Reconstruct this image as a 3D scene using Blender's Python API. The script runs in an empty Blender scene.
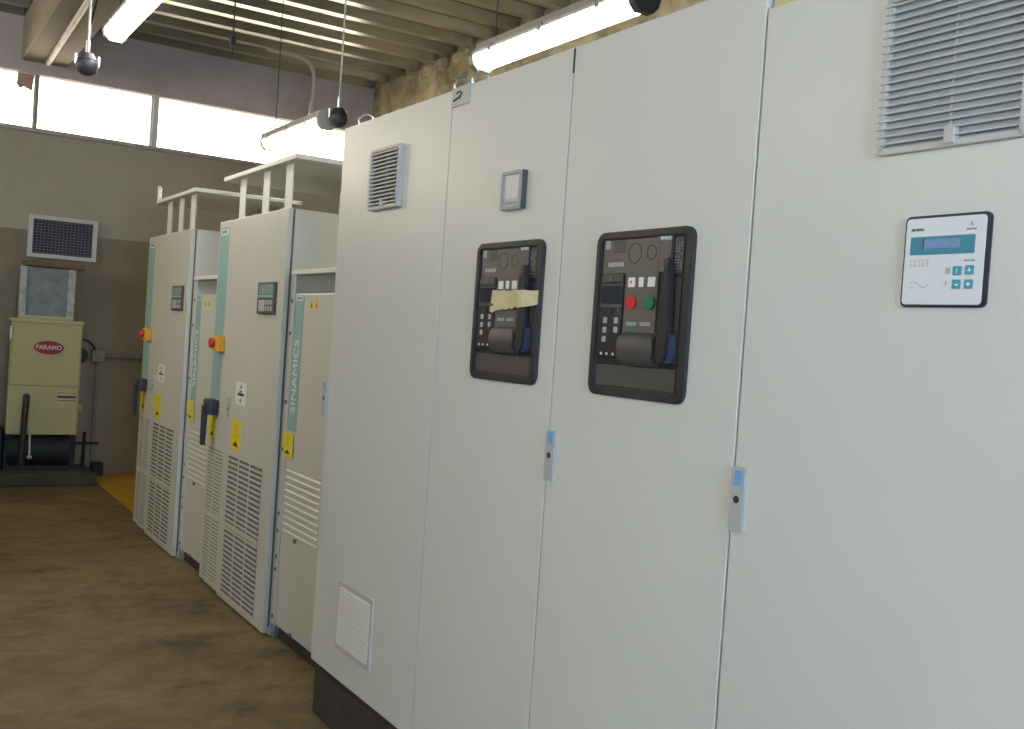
import bpy, bmesh, math, random
from mathutils import Vector, Matrix
random.seed(7)
R = math.radians
SC = bpy.context.scene
COL = SC.collection

# ------------------------------------------------------------------ camera
H = 1.449
X0 = 1.468                      # front plane of the switchboard row
yaw, pitch, roll = R(32.382), R(-1.2606), R(3.899)
cd = bpy.data.cameras.new('camera')
cd.sensor_fit = 'HORIZONTAL'; cd.sensor_width = 36.0
cd.lens = 1018.3 / 1024 * 36.0
cd.clip_start = 0.05; cd.clip_end = 200
cam = bpy.data.objects.new('camera', cd); COL.objects.link(cam)
f = Vector((math.sin(yaw)*math.cos(pitch), math.cos(yaw)*math.cos(pitch), math.sin(pitch)))
r0 = Vector((math.cos(yaw), -math.sin(yaw), 0)); u0 = r0.cross(f)
r_ = r0*math.cos(roll) + u0*math.sin(roll); u_ = -r0*math.sin(roll) + u0*math.cos(roll)
m = Matrix((r_, u_, -f)).transposed().to_4x4(); m.translation = Vector((0, 0, H))
cam.matrix_world = m
SC.camera = cam

# ------------------------------------------------------------------ light
SC.view_settings.view_transform = 'Standard'; SC.view_settings.look = 'None'
SC.view_settings.gamma = 1; SC.view_settings.use_curve_mapping = False
SC.view_settings.exposure = 0.0
w = bpy.data.worlds.new('overcast_sky'); SC.world = w; w.use_nodes = True
bg = w.node_tree.nodes['Background']
bg.inputs[0].default_value = (1.0, 0.89, 0.68, 1); bg.inputs[1].default_value = 9.9

def area(name, loc, rot, sx, sy, power, col, portal=False):
    l = bpy.data.lights.new(name, 'AREA'); l.shape = 'RECTANGLE'; l.size = sx; l.size_y = sy
    l.energy = power; l.color = col
    if portal: l.cycles.is_portal = True
    o = bpy.data.objects.new(name, l); COL.objects.link(o); o.location = loc; o.rotation_euler = rot
    return o
area('sky_portal', (0.6, 9.92, 3.24), (R(-90), 0, 0), 7.0, 0.5, 1, (1, 1, 1), True)
area('sky_portal_left', (-3.1, 5.8, 3.15), (0, R(-90), 0), 0.75, 6.1, 1, (1, 1, 1), True)
# cool area lamps added as daylight at the unseen rear and left windows
area('added_daylight_rear', (0.2, -3.4, 1.95), (R(90), 0, 0), 1.8, 1.5, 160, (0.33, 0.62, 1.0))
area('added_daylight_left', (-2.93, -0.5, 1.9), (0, R(-90), 0), 1.5, 2.2, 48, (0.38, 0.66, 1.0))

# ------------------------------------------------------------------ materials
def nt(name):
    mt = bpy.data.materials.new(name); mt.use_nodes = True
    n = mt.node_tree; return mt, n, n.nodes['Principled BSDF']
def noise(n, scale, detail=3, rough=0.5, vec=None, dist=0.0):
    t = n.nodes.new('ShaderNodeTexNoise'); t.inputs['Scale'].default_value = scale
    t.inputs['Detail'].default_value = detail; t.inputs['Roughness'].default_value = rough
    t.inputs['Distortion'].default_value = dist
    if vec is not None: n.links.new(vec, t.inputs['Vector'])
    return t
def ramp(n, src, stops):
    r = n.nodes.new('ShaderNodeValToRGB'); e = r.color_ramp.elements
    while len(e) < len(stops): e.new(0.5)
    for el, (p, c) in zip(e, stops): el.position = p; el.color = (*c, 1)
    n.links.new(src, r.inputs[0]); return r
def coords(n, sc=(1, 1, 1), which='Object'):
    tc = n.nodes.new('ShaderNodeTexCoord'); mp = n.nodes.new('ShaderNodeMapping')
    mp.inputs['Scale'].default_value = sc
    n.links.new(tc.outputs[which], mp.inputs[0]); return mp.outputs[0]
def bump(n, b, src, strength, dist=0.01):
    bp = n.nodes.new('ShaderNodeBump'); bp.inputs['Strength'].default_value = strength
    bp.inputs['Distance'].default_value = dist
    n.links.new(src, bp.inputs['Height']); n.links.new(bp.outputs[0], b.inputs['Normal'])
def mat(name, c, rough=0.5, metal=0.0, var=0.06, vs=6.0, bs=0.0, bscale=200, spec=0.5):
    mt, n, b = nt(name)
    v = coords(n)
    t = noise(n, vs, 4, 0.6, v)
    lo = tuple(x*(1-var) for x in c); hi = tuple(min(1, x*(1+var)) for x in c)
    r = ramp(n, t.outputs[0], [(0.3, lo), (0.7, hi)])
    n.links.new(r.outputs[0], b.inputs['Base Color'])
    b.inputs['Roughness'].default_value = rough; b.inputs['Metallic'].default_value = metal
    b.inputs['Specular IOR Level'].default_value = spec
    if bs: bump(n, b, noise(n, bscale, 2, 0.5, v).outputs[0], bs, 0.002)
    return mt
def emis(name, c, s, base=(0.9, 0.9, 0.9)):
    mt, n, b = nt(name); b.inputs['Base Color'].default_value = (*base, 1)
    b.inputs['Emission Color'].default_value = (*c, 1); b.inputs['Emission Strength'].default_value = s
    return mt

M = {}
M['paint'] = mat('light_grey_textured_paint', (0.60, 0.60, 0.575), 0.30, 0, 0.025, 1.5, 0.25, 260)
M['paint_drive'] = mat('warm_grey_textured_paint', (0.57, 0.555, 0.50), 0.30, 0, 0.03, 1.5, 0.25, 260)
M['gap'] = mat('dark_gasket', (0.06, 0.065, 0.08), 0.7)
M['bluegrey'] = mat('blue_grey_edge', (0.10, 0.105, 0.12), 0.5)
M['seam_blue'] = mat('lavender_seam_edge', (0.42, 0.46, 0.66), 0.5)
M['black'] = mat('black_plastic', (0.022, 0.021, 0.024), 0.42, 0, 0.1)
M['bezel'] = mat('dark_bezel_plastic', (0.032, 0.029, 0.032), 0.45, 0, 0.1, 20, 0.1)
M['anthracite'] = mat('anthracite_plastic', (0.075, 0.068, 0.066), 0.45, 0, 0.1)
M['brown_grey'] = mat('brown_grey_plastic', (0.125, 0.112, 0.10), 0.5, 0, 0.08)
M['maroon'] = mat('maroon_grey_plastic', (0.085, 0.062, 0.062), 0.5, 0, 0.1)
M['teal'] = mat('teal_strip', (0.25, 0.40, 0.39), 0.5, 0, 0.04)
M['teal_dark'] = mat('teal_panel', (0.035, 0.22, 0.31), 0.4, 0, 0.03)
M['teal_key'] = mat('teal_key', (0.06, 0.30, 0.40), 0.4, 0, 0.03)
M['lcd'] = mat('lcd_blue', (0.16, 0.27, 0.48), 0.25, 0, 0.08, 60)
M['lcd_dark'] = mat('dark_screen', (0.03, 0.035, 0.05), 0.15, 0, 0.08, 60)
M['lcd_green'] = mat('pale_green_screen', (0.26, 0.33, 0.31), 0.25, 0, 0.05)
M['white'] = mat('white_plastic', (0.74, 0.75, 0.76), 0.45, 0, 0.02)
M['panel_white'] = mat('display_panel_white', (0.68, 0.70, 0.74), 0.4, 0, 0.015)
M['offwhite'] = mat('off_white_paint', (0.66, 0.64, 0.60), 0.5, 0, 0.05)
M['navy'] = mat('navy_rim', (0.012, 0.014, 0.035), 0.35)
M['ink'] = mat('black_ink', (0.03, 0.03, 0.035), 0.6)
M['ink_grey'] = mat('grey_ink', (0.33, 0.34, 0.36), 0.6)
M['yellow'] = mat('yellow_sticker', (0.72, 0.60, 0.03), 0.5, 0, 0.05)
M['olive'] = mat('olive_ink', (0.42, 0.36, 0.04), 0.6)
M['yellow_box'] = mat('amber_plastic', (0.75, 0.36, 0.02), 0.45, 0, 0.05)
M['amber'] = mat('amber_warning_sign', (0.80, 0.50, 0.03), 0.5, 0, 0.05)
M['red'] = mat('red_plastic', (0.55, 0.025, 0.03), 0.4)
M['oval_red'] = mat('red_enamel', (0.36, 0.008, 0.018), 0.5)
M['green'] = mat('green_plastic', (0.0, 0.17, 0.10), 0.4)
M['handle_grey'] = mat('slate_handle', (0.035, 0.035, 0.045), 0.5)
M['blue_curve'] = mat('blue_sheen_plastic', (0.05, 0.055, 0.10), 0.3)
M['key_grey'] = mat('light_key', (0.36, 0.36, 0.38), 0.5)
M['blue_label'] = mat('blue_label', (0.16, 0.36, 0.66), 0.5, 0, 0.1, 80)
M['lock'] = mat('lock_grey', (0.42, 0.43, 0.43), 0.4)
M['vent_frame'] = mat('vent_beige_grey', (0.50, 0.485, 0.46), 0.5, 0, 0.03)
M['vent_slat'] = mat('vent_slat', (0.47, 0.47, 0.45), 0.5, 0, 0.03)
M['vent_back'] = mat('vent_filter', (0.30, 0.295, 0.29), 0.8, 0, 0.1, 60)
M['grille_back'] = mat('dark_filter_mat', (0.16, 0.155, 0.15), 0.85, 0, 0.15, 30)
M['mesh_back'] = mat('pale_filter_mat', (0.30, 0.295, 0.27), 0.85, 0, 0.15, 30)
M['vent_back_pale'] = mat('pale_vent_filter', (0.36, 0.385, 0.42), 0.8, 0, 0.04, 60)
M['steel'] = mat('bright_steel', (0.55, 0.55, 0.55), 0.35, 0.8, 0.1, 20)
M['bolt'] = mat('dull_bolt', (0.24, 0.24, 0.24), 0.5, 0.6, 0.1, 20)
M['plinth'] = mat('plinth_dark_paint', (0.045, 0.038, 0.032), 0.6, 0, 0.25, 8)
M['cream'] = mat('cream_enamel', (0.50, 0.44, 0.21), 0.5, 0, 0.06, 3)
M['cream_edge'] = mat('cream_edge', (0.55, 0.50, 0.25), 0.5, 0, 0.06, 3)
M['dark_metal'] = mat('dark_greasy_metal', (0.018, 0.018, 0.018), 0.6, 0.2, 0.3, 9)
M['galv'] = mat('galvanised_sheet', (0.20, 0.22, 0.20), 0.5, 0.3, 0.25, 14, 0.1, 30)
M['duct_edge'] = mat('scuffed_sheet_edge', (0.40, 0.41, 0.38), 0.5, 0.2, 0.25, 20)
M['conduit'] = mat('conduit_grey', (0.24, 0.22, 0.20), 0.5, 0.2, 0.15, 10)
M['pale_pipe'] = mat('pale_pipe', (0.50, 0.47, 0.43), 0.5, 0, 0.12, 10)
M['wire'] = mat('dark_wire', (0.035, 0.03, 0.032), 0.6)
M['wood'] = mat('raw_wood', (0.20, 0.135, 0.055), 0.7, 0, 0.25, 12)
M['tape'] = mat('masking_tape', (0.58, 0.51, 0.31), 0.7, 0, 0.12, 30, 0.4, 60)
M['yellow_plate'] = mat('yellow_floor_paint', (0.50, 0.27, 0.015), 0.6, 0, 0.2, 4)
M['lamp_housing'] = mat('lamp_housing', (0.42, 0.41, 0.37), 0.45, 0.1, 0.05)
M['lamp_rim'] = mat('lamp_rim', (0.10, 0.13, 0.045), 0.35)
M['slat_dark'] = mat('far_vent_mesh', (0.06, 0.055, 0.08), 0.6)
M['mesh_purple'] = mat('far_vent_slat', (0.22, 0.20, 0.27), 0.6)
M['pink'] = mat('faded_cloth', (0.60, 0.50, 0.45), 0.9)
_mt, _n, _b = nt('thin_faded_cloth'); _b.inputs['Base Color'].default_value = (0.75, 0.62, 0.55, 1)
_tl = _n.nodes.new('ShaderNodeBsdfTranslucent'); _tl.inputs[0].default_value = (0.22, 0.17, 0.15, 1)
_ad = _n.nodes.new('ShaderNodeMixShader'); _ad.inputs[0].default_value = 0.6
_n.links.new(_b.outputs[0], _ad.inputs[1]); _n.links.new(_tl.outputs[0], _ad.inputs[2]); _n.links.new(_ad.outputs[0], _n.nodes['Material Output'].inputs[0])
M['pink'] = _mt
M['lamp_on'] = emis('fluorescent_diffuser', (0.97, 1.0, 0.95), 25.0)
M['screen_white'] = mat('pale_meter_screen', (0.56, 0.54, 0.55), 0.25, 0, 0.02)

def floor_mat():
    mt, n, b = nt('dusty_brown_concrete')
    v = coords(n, (0.85, 1.1, 1))
    a = noise(n, 1.3, 6, 0.62, v, 0.2); c = noise(n, 6.0, 7, 0.72, v, 0.35)
    mx = n.nodes.new('ShaderNodeMath'); mx.operation = 'MULTIPLY_ADD'
    mx.inputs[1].default_value = 0.55; n.links.new(c.outputs[0], mx.inputs[0])
    m2 = n.nodes.new('ShaderNodeMath'); m2.operation = 'MULTIPLY'; m2.inputs[1].default_value = 0.45
    n.links.new(a.outputs[0], m2.inputs[0]); n.links.new(m2.outputs[0], mx.inputs[2])
    r = ramp(n, mx.outputs[0], [(0.37, (0.068, 0.044, 0.017)), (0.45, (0.158, 0.106, 0.038)),
                                (0.53, (0.210, 0.145, 0.058)), (0.63, (0.275, 0.202, 0.090))])
    n.links.new(r.outputs[0], b.inputs['Base Color'])
    b.inputs['Roughness'].default_value = 0.62
    bump(n, b, noise(n, 30, 5, 0.6, v).outputs[0], 0.25, 0.01)
    return mt
def wall_mat(name, c1, c2, s=1.2, streak=(1, 1, 1), bs=0.3):
    mt, n, b = nt(name)
    v = coords(n, streak)
    t = noise(n, s, 6, 0.65, v, 0.4)
    r = ramp(n, t.outputs[0], [(0.32, c1), (0.68, c2)])
    n.links.new(r.outputs[0], b.inputs['Base Color']); b.inputs['Roughness'].default_value = 0.85
    bump(n, b, noise(n, 22, 5, 0.6, v).outputs[0], bs, 0.01)
    return mt
M['floor'] = floor_mat()
M['wall_back'] = wall_mat('grey_brown_render', (0.41, 0.37, 0.29), (0.53, 0.49, 0.40), 0.9)
M['wall_base'] = wall_mat('brown_render', (0.25, 0.200, 0.145), (0.36, 0.295, 0.22), 1.0)
M['lintel'] = wall_mat('purplish_lintel_concrete', (0.48, 0.41, 0.41), (0.68, 0.59, 0.59), 1.2)
M['wall_right'] = wall_mat('mottled_ochre_stone', (0.25, 0.20, 0.11), (0.75, 0.64, 0.40), 3.4, (1, 1, 1), 0.8)
M['wall_plain'] = wall_mat('plain_plaster', (0.40, 0.36, 0.30), (0.48, 0.44, 0.37), 1.0)
M['beam'] = wall_mat('beam_concrete', (0.24, 0.205, 0.165), (0.36, 0.315, 0.255), 1.6, (1, 0.3, 1))
M['slab'] = wall_mat('dark_plinth_concrete', (0.050, 0.047, 0.036), (0.085, 0.078, 0.060), 2.2)
def deck_mat():
    mt, n, b = nt('galvanised_roof_deck')
    v = coords(n, (0.4, 1.5, 1)); t = noise(n, 2.0, 5, 0.6, v)
    r = ramp(n, t.outputs[0], [(0.3, (0.30, 0.29, 0.25)), (0.7, (0.56, 0.55, 0.50))])
    n.links.new(r.outputs[0], b.inputs['Base Color'])
    b.inputs['Metallic'].default_value = 0.8; b.inputs['Roughness'].default_value = 0.27
    return mt
M['deck'] = deck_mat()
def glass_mat():
    mt = bpy.data.materials.new('clear_window_glass'); mt.use_nodes = True; n = mt.node_tree
    n.nodes.remove(n.nodes['Principled BSDF']); out = n.nodes['Material Output']
    tr = n.nodes.new('ShaderNodeBsdfTransparent'); gl = n.nodes.new('ShaderNodeBsdfGlossy')
    gl.inputs['Roughness'].default_value = 0.05; fr = n.nodes.new('ShaderNodeFresnel')
    mx = n.nodes.new('ShaderNodeMixShader')
    n.links.new(fr.outputs[0], mx.inputs[0]); n.links.new(tr.outputs[0], mx.inputs[1]); n.links.new(gl.outputs[0], mx.inputs[2])
    n.links.new(mx.outputs[0], out.inputs[0]); return mt
M['glass'] = glass_mat()

# ------------------------------------------------------------------ helpers
class G:
    def __init__(s): s.bm = bmesh.new()
    def box(s, x0, x1, y0, y1, z0, z1, bev=0.0, seg=2):
        t = bmesh.new(); bmesh.ops.create_cube(t, size=1)
        bmesh.ops.scale(t, vec=(abs(x1-x0), abs(y1-y0), abs(z1-z0)), verts=t.verts)
        bmesh.ops.translate(t, vec=((x0+x1)/2, (y0+y1)/2, (z0+z1)/2), verts=t.verts)
        if bev: bmesh.ops.bevel(t, geom=t.edges[:], offset=bev, segments=seg, affect='EDGES', profile=0.6)
        s._add(t); return s
    def rslab(s, y0, y1, z0, z1, xf, xb, r=0.02, n=5, bev=0.0, hole=None):
        """slab in the YZ plane with rounded corners; hole=(y0,y1,z0,z1,r) makes it a ring"""
        def loop(a0, a1, b0, b1, rr):
            pts = []
            for cy, cz, st in ((a1-rr, b1-rr, 0), (a0+rr, b1-rr, 90), (a0+rr, b0+rr, 180), (a1-rr, b0+rr, 270)):
                for k in range(n+1):
                    a = R(st + 90*k/n); pts.append((cy+rr*math.cos(a), cz+rr*math.sin(a)))
            return pts
        t = bmesh.new(); o = loop(min(y0, y1), max(y0, y1), z0, z1, r)
        F = [t.verts.new((xf, a, b)) for a, b in o]; K = [t.verts.new((xb, a, b)) for a, b in o]
        N = len(o)
        for i in range(N): t.faces.new((F[i], F[(i+1) % N], K[(i+1) % N], K[i]))
        if hole is None:
            t.faces.new(F); t.faces.new(K[::-1])
        else:
            q = loop(min(hole[0], hole[1]), max(hole[0], hole[1]), hole[2], hole[3], hole[4])
            f2 = [t.verts.new((xf, a, b)) for a, b in q]; k2 = [t.verts.new((xb, a, b)) for a, b in q]
            for i in range(N):
                j = (i+1) % N
                t.faces.new((F[i], F[j], f2[j], f2[i])); t.faces.new((K[i], k2[i], k2[j], K[j]))
                t.faces.new((f2[i], f2[j], k2[j], k2[i]))
        bmesh.ops.recalc_face_normals(t, faces=t.faces[:])
        if bev:
            e = [e for e in t.edges if all(abs(v.co.x-xf) < 1e-6 for v in e.verts)]
            bmesh.ops.bevel(t, geom=e, offset=bev, segments=2, affect='EDGES')
        s._add(t); return s
    def _add(s, t):
        me = bpy.data.meshes.new('tmp'); t.to_mesh(me); t.free(); s.bm.from_mesh(me); bpy.data.meshes.remove(me)
    def cyl(s, p, q, r, r2=None, n=16, cap=True):
        p, q = Vector(p), Vector(q); d = q-p; r2 = r if r2 is None else r2
        t = bmesh.new(); bmesh.ops.create_cone(t, cap_ends=cap, segments=n, radius1=r, radius2=r2, depth=d.length)
        mm = d.to_track_quat('Z', 'Y').to_matrix().to_4x4(); mm.translation = (p+q)/2
        bmesh.ops.transform(t, matrix=mm, verts=t.verts); s._add(t); return s
    def tube(s, pts, r, n=10):
        pts = [Vector(p) for p in pts]; t = bmesh.new(); rings = []
        for i, p in enumerate(pts):
            d = (pts[min(i+1, len(pts)-1)]-pts[max(i-1, 0)]).normalized()
            a = Vector((0.31, 0.17, 0.93)) if abs(d.z) < 0.85 else Vector((1, 0.1, 0))
            u = d.cross(a).normalized(); v = d.cross(u)
            rings.append([t.verts.new(p+(u*math.cos(2*math.pi*k/n)+v*math.sin(2*math.pi*k/n))*r) for k in range(n)])
        for a, b in zip(rings, rings[1:]):
            for k in range(n): t.faces.new((a[k], a[(k+1) % n], b[(k+1) % n], b[k]))
        t.faces.new(rings[0][::-1]); t.faces.new(rings[-1])
        bmesh.ops.recalc_face_normals(t, faces=t.faces[:]); s._add(t); return s
    def ball(s, c, r, sc=(1, 1, 1), u=16, v=10):
        t = bmesh.new(); bmesh.ops.create_uvsphere(t, u_segments=u, v_segments=v, radius=r)
        bmesh.ops.scale(t, vec=sc, verts=t.verts); bmesh.ops.translate(t, vec=c, verts=t.verts); s._add(t); return s
    def torus(s, c, R_, r, axis='Y', n=24, k=8):
        t = bmesh.new(); rings = []
        for i in range(n):
            a = 2*math.pi*i/n; ring = []
            for j in range(k):
                b = 2*math.pi*j/k; rr = R_+r*math.cos(b)
                p = (rr*math.cos(a), r*math.sin(b), rr*math.sin(a)) if axis == 'Y' else (r*math.sin(b), rr*math.cos(a), rr*math.sin(a))
                ring.append(t.verts.new(Vector(c)+Vector(p)))
            rings.append(ring)
        for i in range(n):
            for j in range(k):
                t.faces.new((rings[i][j], rings[(i+1) % n][j], rings[(i+1) % n][(j+1) % k], rings[i][(j+1) % k]))
        bmesh.ops.recalc_face_normals(t, faces=t.faces[:]); s._add(t); return s
    def prism(s, prof, axis, a, b):
        """extrude a profile of 2D points along axis ('X': (y,z), 'Y': (x,z), 'Z': (x,y))"""
        def P(c, t_): return {'X': (t_, c[0], c[1]), 'Y': (c[0], t_, c[1]), 'Z': (c[0], c[1], t_)}[axis]
        t = bmesh.new(); A = [t.verts.new(P(c, a)) for c in prof]; B = [t.verts.new(P(c, b)) for c in prof]; N = len(prof)
        for i in range(N): t.faces.new((A[i], A[(i+1) % N], B[(i+1) % N], B[i]))
        t.faces.new(A[::-1]); t.faces.new(B); bmesh.ops.recalc_face_normals(t, faces=t.faces[:]); s._add(t); return s

def smooth_pts(p, n=6):
    o = []
    P = [Vector(q) for q in p]
    for i in range(len(P)-1):
        a, b, c, d = P[max(i-1, 0)], P[i], P[i+1], P[min(i+2, len(P)-1)]
        for k in range(n):
            t = k/n; o.append(.5*((2*b)+(-a+c)*t+(2*a-5*b+4*c-d)*t*t+(-a+3*b-3*c+d)*t**3))
    o.append(P[-1]); return o
def rootloc(o):
    v = Vector((0, 0, 0))
    while o: v = v + o.location; o = o.parent
    return v
def put(name, g, mt, parent=None, smooth=False, label=None, org=None):
    """world-space geometry -> one mesh object, its origin at org (or the parent's)"""
    base = rootloc(parent) if parent else Vector((0, 0, 0))
    og = Vector(org) if org is not None else base
    me = bpy.data.meshes.new(name)
    bmesh.ops.translate(g.bm, vec=-og, verts=g.bm.verts)
    g.bm.to_mesh(me); g.bm.free()
    me.materials.append(M[mt] if isinstance(mt, str) else mt)
    if smooth:
        for p in me.polygons: p.use_smooth = True
        try: me.set_sharp_from_angle(angle=R(40))
        except Exception: pass
    o = bpy.data.objects.new(name, me); COL.objects.link(o)
    o.location = og - base
    if parent: o.parent = parent
    if label: o['label'] = label
    return o
def again(o, d):
    c = o.copy(); COL.objects.link(c); c.location = o.location + Vector(d); c.parent = o.parent; return c
def row(o, offs):
    for d in offs: again(o, d)
def thing(name, loc, label, cat, group=None):
    o = bpy.data.objects.new(name, None); COL.objects.link(o); o.location = loc; o.empty_display_size = 0.2
    o['label'] = label; o['category'] = cat
    if group: o['group'] = group
    return o
def tag(o, label, cat, group=None):
    o['label'] = label; o['category'] = cat
    if group: o['group'] = group
    return o
def struct(name, g, mt, parent=None, org=None):
    o = put(name, g, mt, parent, org=org)
    if parent is None: o['kind'] = 'structure'
    return o
def text(name, s, size, c, parent, mt, face='X', up=False, depth=0.0006, sx=1.0, bold=0.0):
    """flat lettering centred on c. face X: on a surface that looks to -X; face Y: one that looks to -Y; up: reads upwards"""
    cu = bpy.data.curves.new(name, 'FONT'); cu.body = s; cu.size = size; cu.align_x = 'CENTER'; cu.align_y = 'CENTER'
    cu.extrude = depth; cu.offset = bold; cu.resolution_u = 3
    t = bpy.data.objects.new('tmp', cu); COL.objects.link(t)
    dg = bpy.context.evaluated_depsgraph_get(); me = bpy.data.meshes.new_from_object(t.evaluated_get(dg))
    bpy.data.objects.remove(t); bpy.data.curves.remove(cu)
    if face == 'X': a = Matrix(((0, 0, -1), (-1, 0, 0), (0, 1, 0)))
    else: a = Matrix(((1, 0, 0), (0, 0, -1), (0, 1, 0)))
    rot = Matrix.Rotation(R(90), 3, 'Z') if up else Matrix.Identity(3)
    me.transform((a @ rot @ Matrix.Diagonal((sx, 1, 1))).to_4x4())
    me.name = name; me.materials.clear(); me.materials.append(M[mt])
    o = bpy.data.objects.new(name, me); COL.objects.link(o); o.parent = parent
    o.location = Vector(c) - rootloc(parent); return o

# ------------------------------------------------------------------ room shell
YB, XR, ZC, XL, YF = 9.70, 4.25, 3.93, -3.0, -3.5
struct('floor', G().box(XL-.2, XR+.2, YF-.2, YB+.2, -0.12, 0), 'floor')
# back wall with the clerestory opening
zs, zh = 3.0, 3.475
wb = struct('wall_back', G().box(XL, XR, YB, YB+.22, 2.13, zs), 'wall_back')
put('lower_render', G().box(XL, XR, YB-.004, YB+.22, 0, 2.128), 'wall_base', wb)
put('lintel', G().box(XL, XR, YB-.02, YB+.22, zh, ZC+.05), 'lintel', wb)
put('end_pier', G().box(4.10, XR, YB, YB+.22, zs, zh), 'lintel', wb)
put('joint_line', G().box(XL, XR, YB-.007, YB, 2.105, 2.13), 'wall_base', wb)
struct('trim_1', G().box(-2.9, 4.10, YB-.035, YB+.10, zs-.03, zs+.005, 0.004), 'pale_pipe')['label'] = 'pale sill under the high windows'
struct('trim_2', G().box(-2.9, 4.10, YB-.035, YB+.02, zh-.012, zh+.03, 0.004), 'lintel')['label'] = 'strip along the lintel above the high windows'
put('left_pier', G().box(XL, -2.9, YB, YB+.22, zs, zh), 'lintel', wb)
for i, (a, b) in enumerate(((-2.9, 1.130), (1.142, 2.108), (2.148, 4.10))):
    fr = G(); t = 0.014
    for q in ((a, a+t, zs, zh), (b-t, b, zs, zh), (a, b, zs, zs+t), (a, b, zh-t, zh)):
        fr.box(q[0], q[1], YB+.03, YB+.07, q[2], q[3])
    o = struct('window_%d' % (i+1), fr, 'offwhite')
    put('pane', G().box(a+t, b-t, YB+.048, YB+.054, zs+t, zh-t), 'glass', o)
    if i == 0:
        for q in (.17, -.79, -1.75): put('glazing_bar', G().box(q-.015, q+.015, YB+.03, YB+.07, zs+t, zh-t), 'offwhite', o)
struct('trim_3', G().box(2.108, 2.148, YB+.0, YB+.08, zs, zh), 'white')['label'] = 'wide pale mullion between the two right windows'
struct('trim_4', G().box(1.130, 1.142, YB+.0, YB+.08, zs, zh), 'conduit')['label'] = 'thin dark mullion at the left window'
struct('wall_right', G().box(XR, XR+.2, YF-.2, YB+.2, 0, ZC+.1), 'wall_right')
# ragged stones / render proud of the right wall under the deck
wr = bpy.data.objects['wall_right']
for k in range(34):
    y = 9.5 - k*0.30; hh = random.uniform(.05, .15); dd = random.uniform(.01, .04)
    g = G().box(XR-dd, XR+.01, y-random.uniform(.2, .29), y, ZC-hh, ZC+.02, 0.02, 1)
    put('stone', g, 'wall_right', wr)
# unseen left and rear walls; clerestory and windows added to let in daylight
wl = struct('wall_left', G().box(XL-.2, XL, .6, YB+.2, 0, 2.75).box(XL-.2, XL, YF-.2, -1.6, 0, 2.75).box(XL-.2, XL, -1.6, .6, 0, 1.15).box(XL-.2, XL, -1.6, .6, 2.65, 2.75).box(XL-.2, XL, YF-.2, YB+.2, 3.55, ZC+.1)
            .box(XL-.2, XL, YF-.2, 2.7, 2.75, 3.55).box(XL-.2, XL, 8.9, YB+.2, 2.75, 3.55), 'wall_plain')
wf = struct('wall_front', G().box(XL, -0.7, YF-.2, YF, 0, ZC+.1).box(1.1, XR, YF-.2, YF, 0, ZC+.1)
            .box(-0.7, 1.1, YF-.2, YF, 2.7, ZC+.1).box(-0.7, 1.1, YF-.2, YF, 0, 1.2), 'wall_plain')
for nm, g, gp in (('window_5', G().box(XL-.12, XL-.08, 2.7, 8.9, 2.75, 2.8).box(XL-.12, XL-.08, 2.7, 8.9, 3.5, 3.55), G().box(XL-.103, XL-.097, 2.7, 8.9, 2.8, 3.5)),
                  ('window_6', G().box(XL-.12, XL-.08, -1.6, -1.55, 1.15, 2.65).box(XL-.12, XL-.08, .55, .6, 1.15, 2.65).box(XL-.12, XL-.08, -1.6, .6, 1.15, 1.2).box(XL-.12, XL-.08, -1.6, .6, 2.6, 2.65), G().box(XL-.103, XL-.097, -1.55, .55, 1.2, 2.6)),
                  ('window_4', G().box(-.7, -.65, YF-.12, YF-.08, 1.2, 2.7).box(1.05, 1.1, YF-.12, YF-.08, 1.2, 2.7).box(-.7, 1.1, YF-.12, YF-.08, 1.2, 1.25).box(-.7, 1.1, YF-.12, YF-.08, 2.65, 2.7), G().box(-.65, 1.05, YF-.103, YF-.097, 1.25, 2.65))):
    o = struct(nm, g, 'offwhite'); put('pane', gp, 'glass', o)
# roof deck: trapezoidal sheets, ribs run across the room
pit = 0.34; y = YB+.02; k = 0; first = None
cl = struct('ceiling', G().box(XL-.2, XR+.2, YF-.2, YB+.2, ZC+.075, ZC+.12), 'deck')
def deckprof(y0, n):
    top = []
    for i in range(n):
        a = y0 - i*pit
        top += [(a, ZC), (a-.085, ZC), (a-.125, ZC+.065), (a-.21, ZC+.065), (a-.215, ZC+.055), (a-.225, ZC+.055), (a-.23, ZC+.065), (a-.30, ZC+.065)]
    top.append((y0-n*pit, ZC))
    return top
nsheet = 13
pr = deckprof(0, 3); g = G()
bm = g.bm
A = [bm.verts.new((XL-.15, p[0], p[1])) for p in pr]; B = [bm.verts.new((XR+.05, p[0], p[1])) for p in pr]
for i in range(len(pr)-1): bm.faces.new((A[i], A[i+1], B[i+1], B[i]))
sheet = put('deck_sheet', g, 'deck', cl); sheet.location = (0, YB+.05, 0)
sheet.modifiers.new('thickness', 'SOLIDIFY').thickness = 0.002
for k in range(1, nsheet):
    c = again(sheet, (0, -k*3*pit, 0.0))
struct('trim_5', G().box(1.0, 1.36, YF, YB-.02, 3.56, ZC, 0.01, 1), 'beam')['label'] = 'beige concrete roof beam running towards the high windows'

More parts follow.
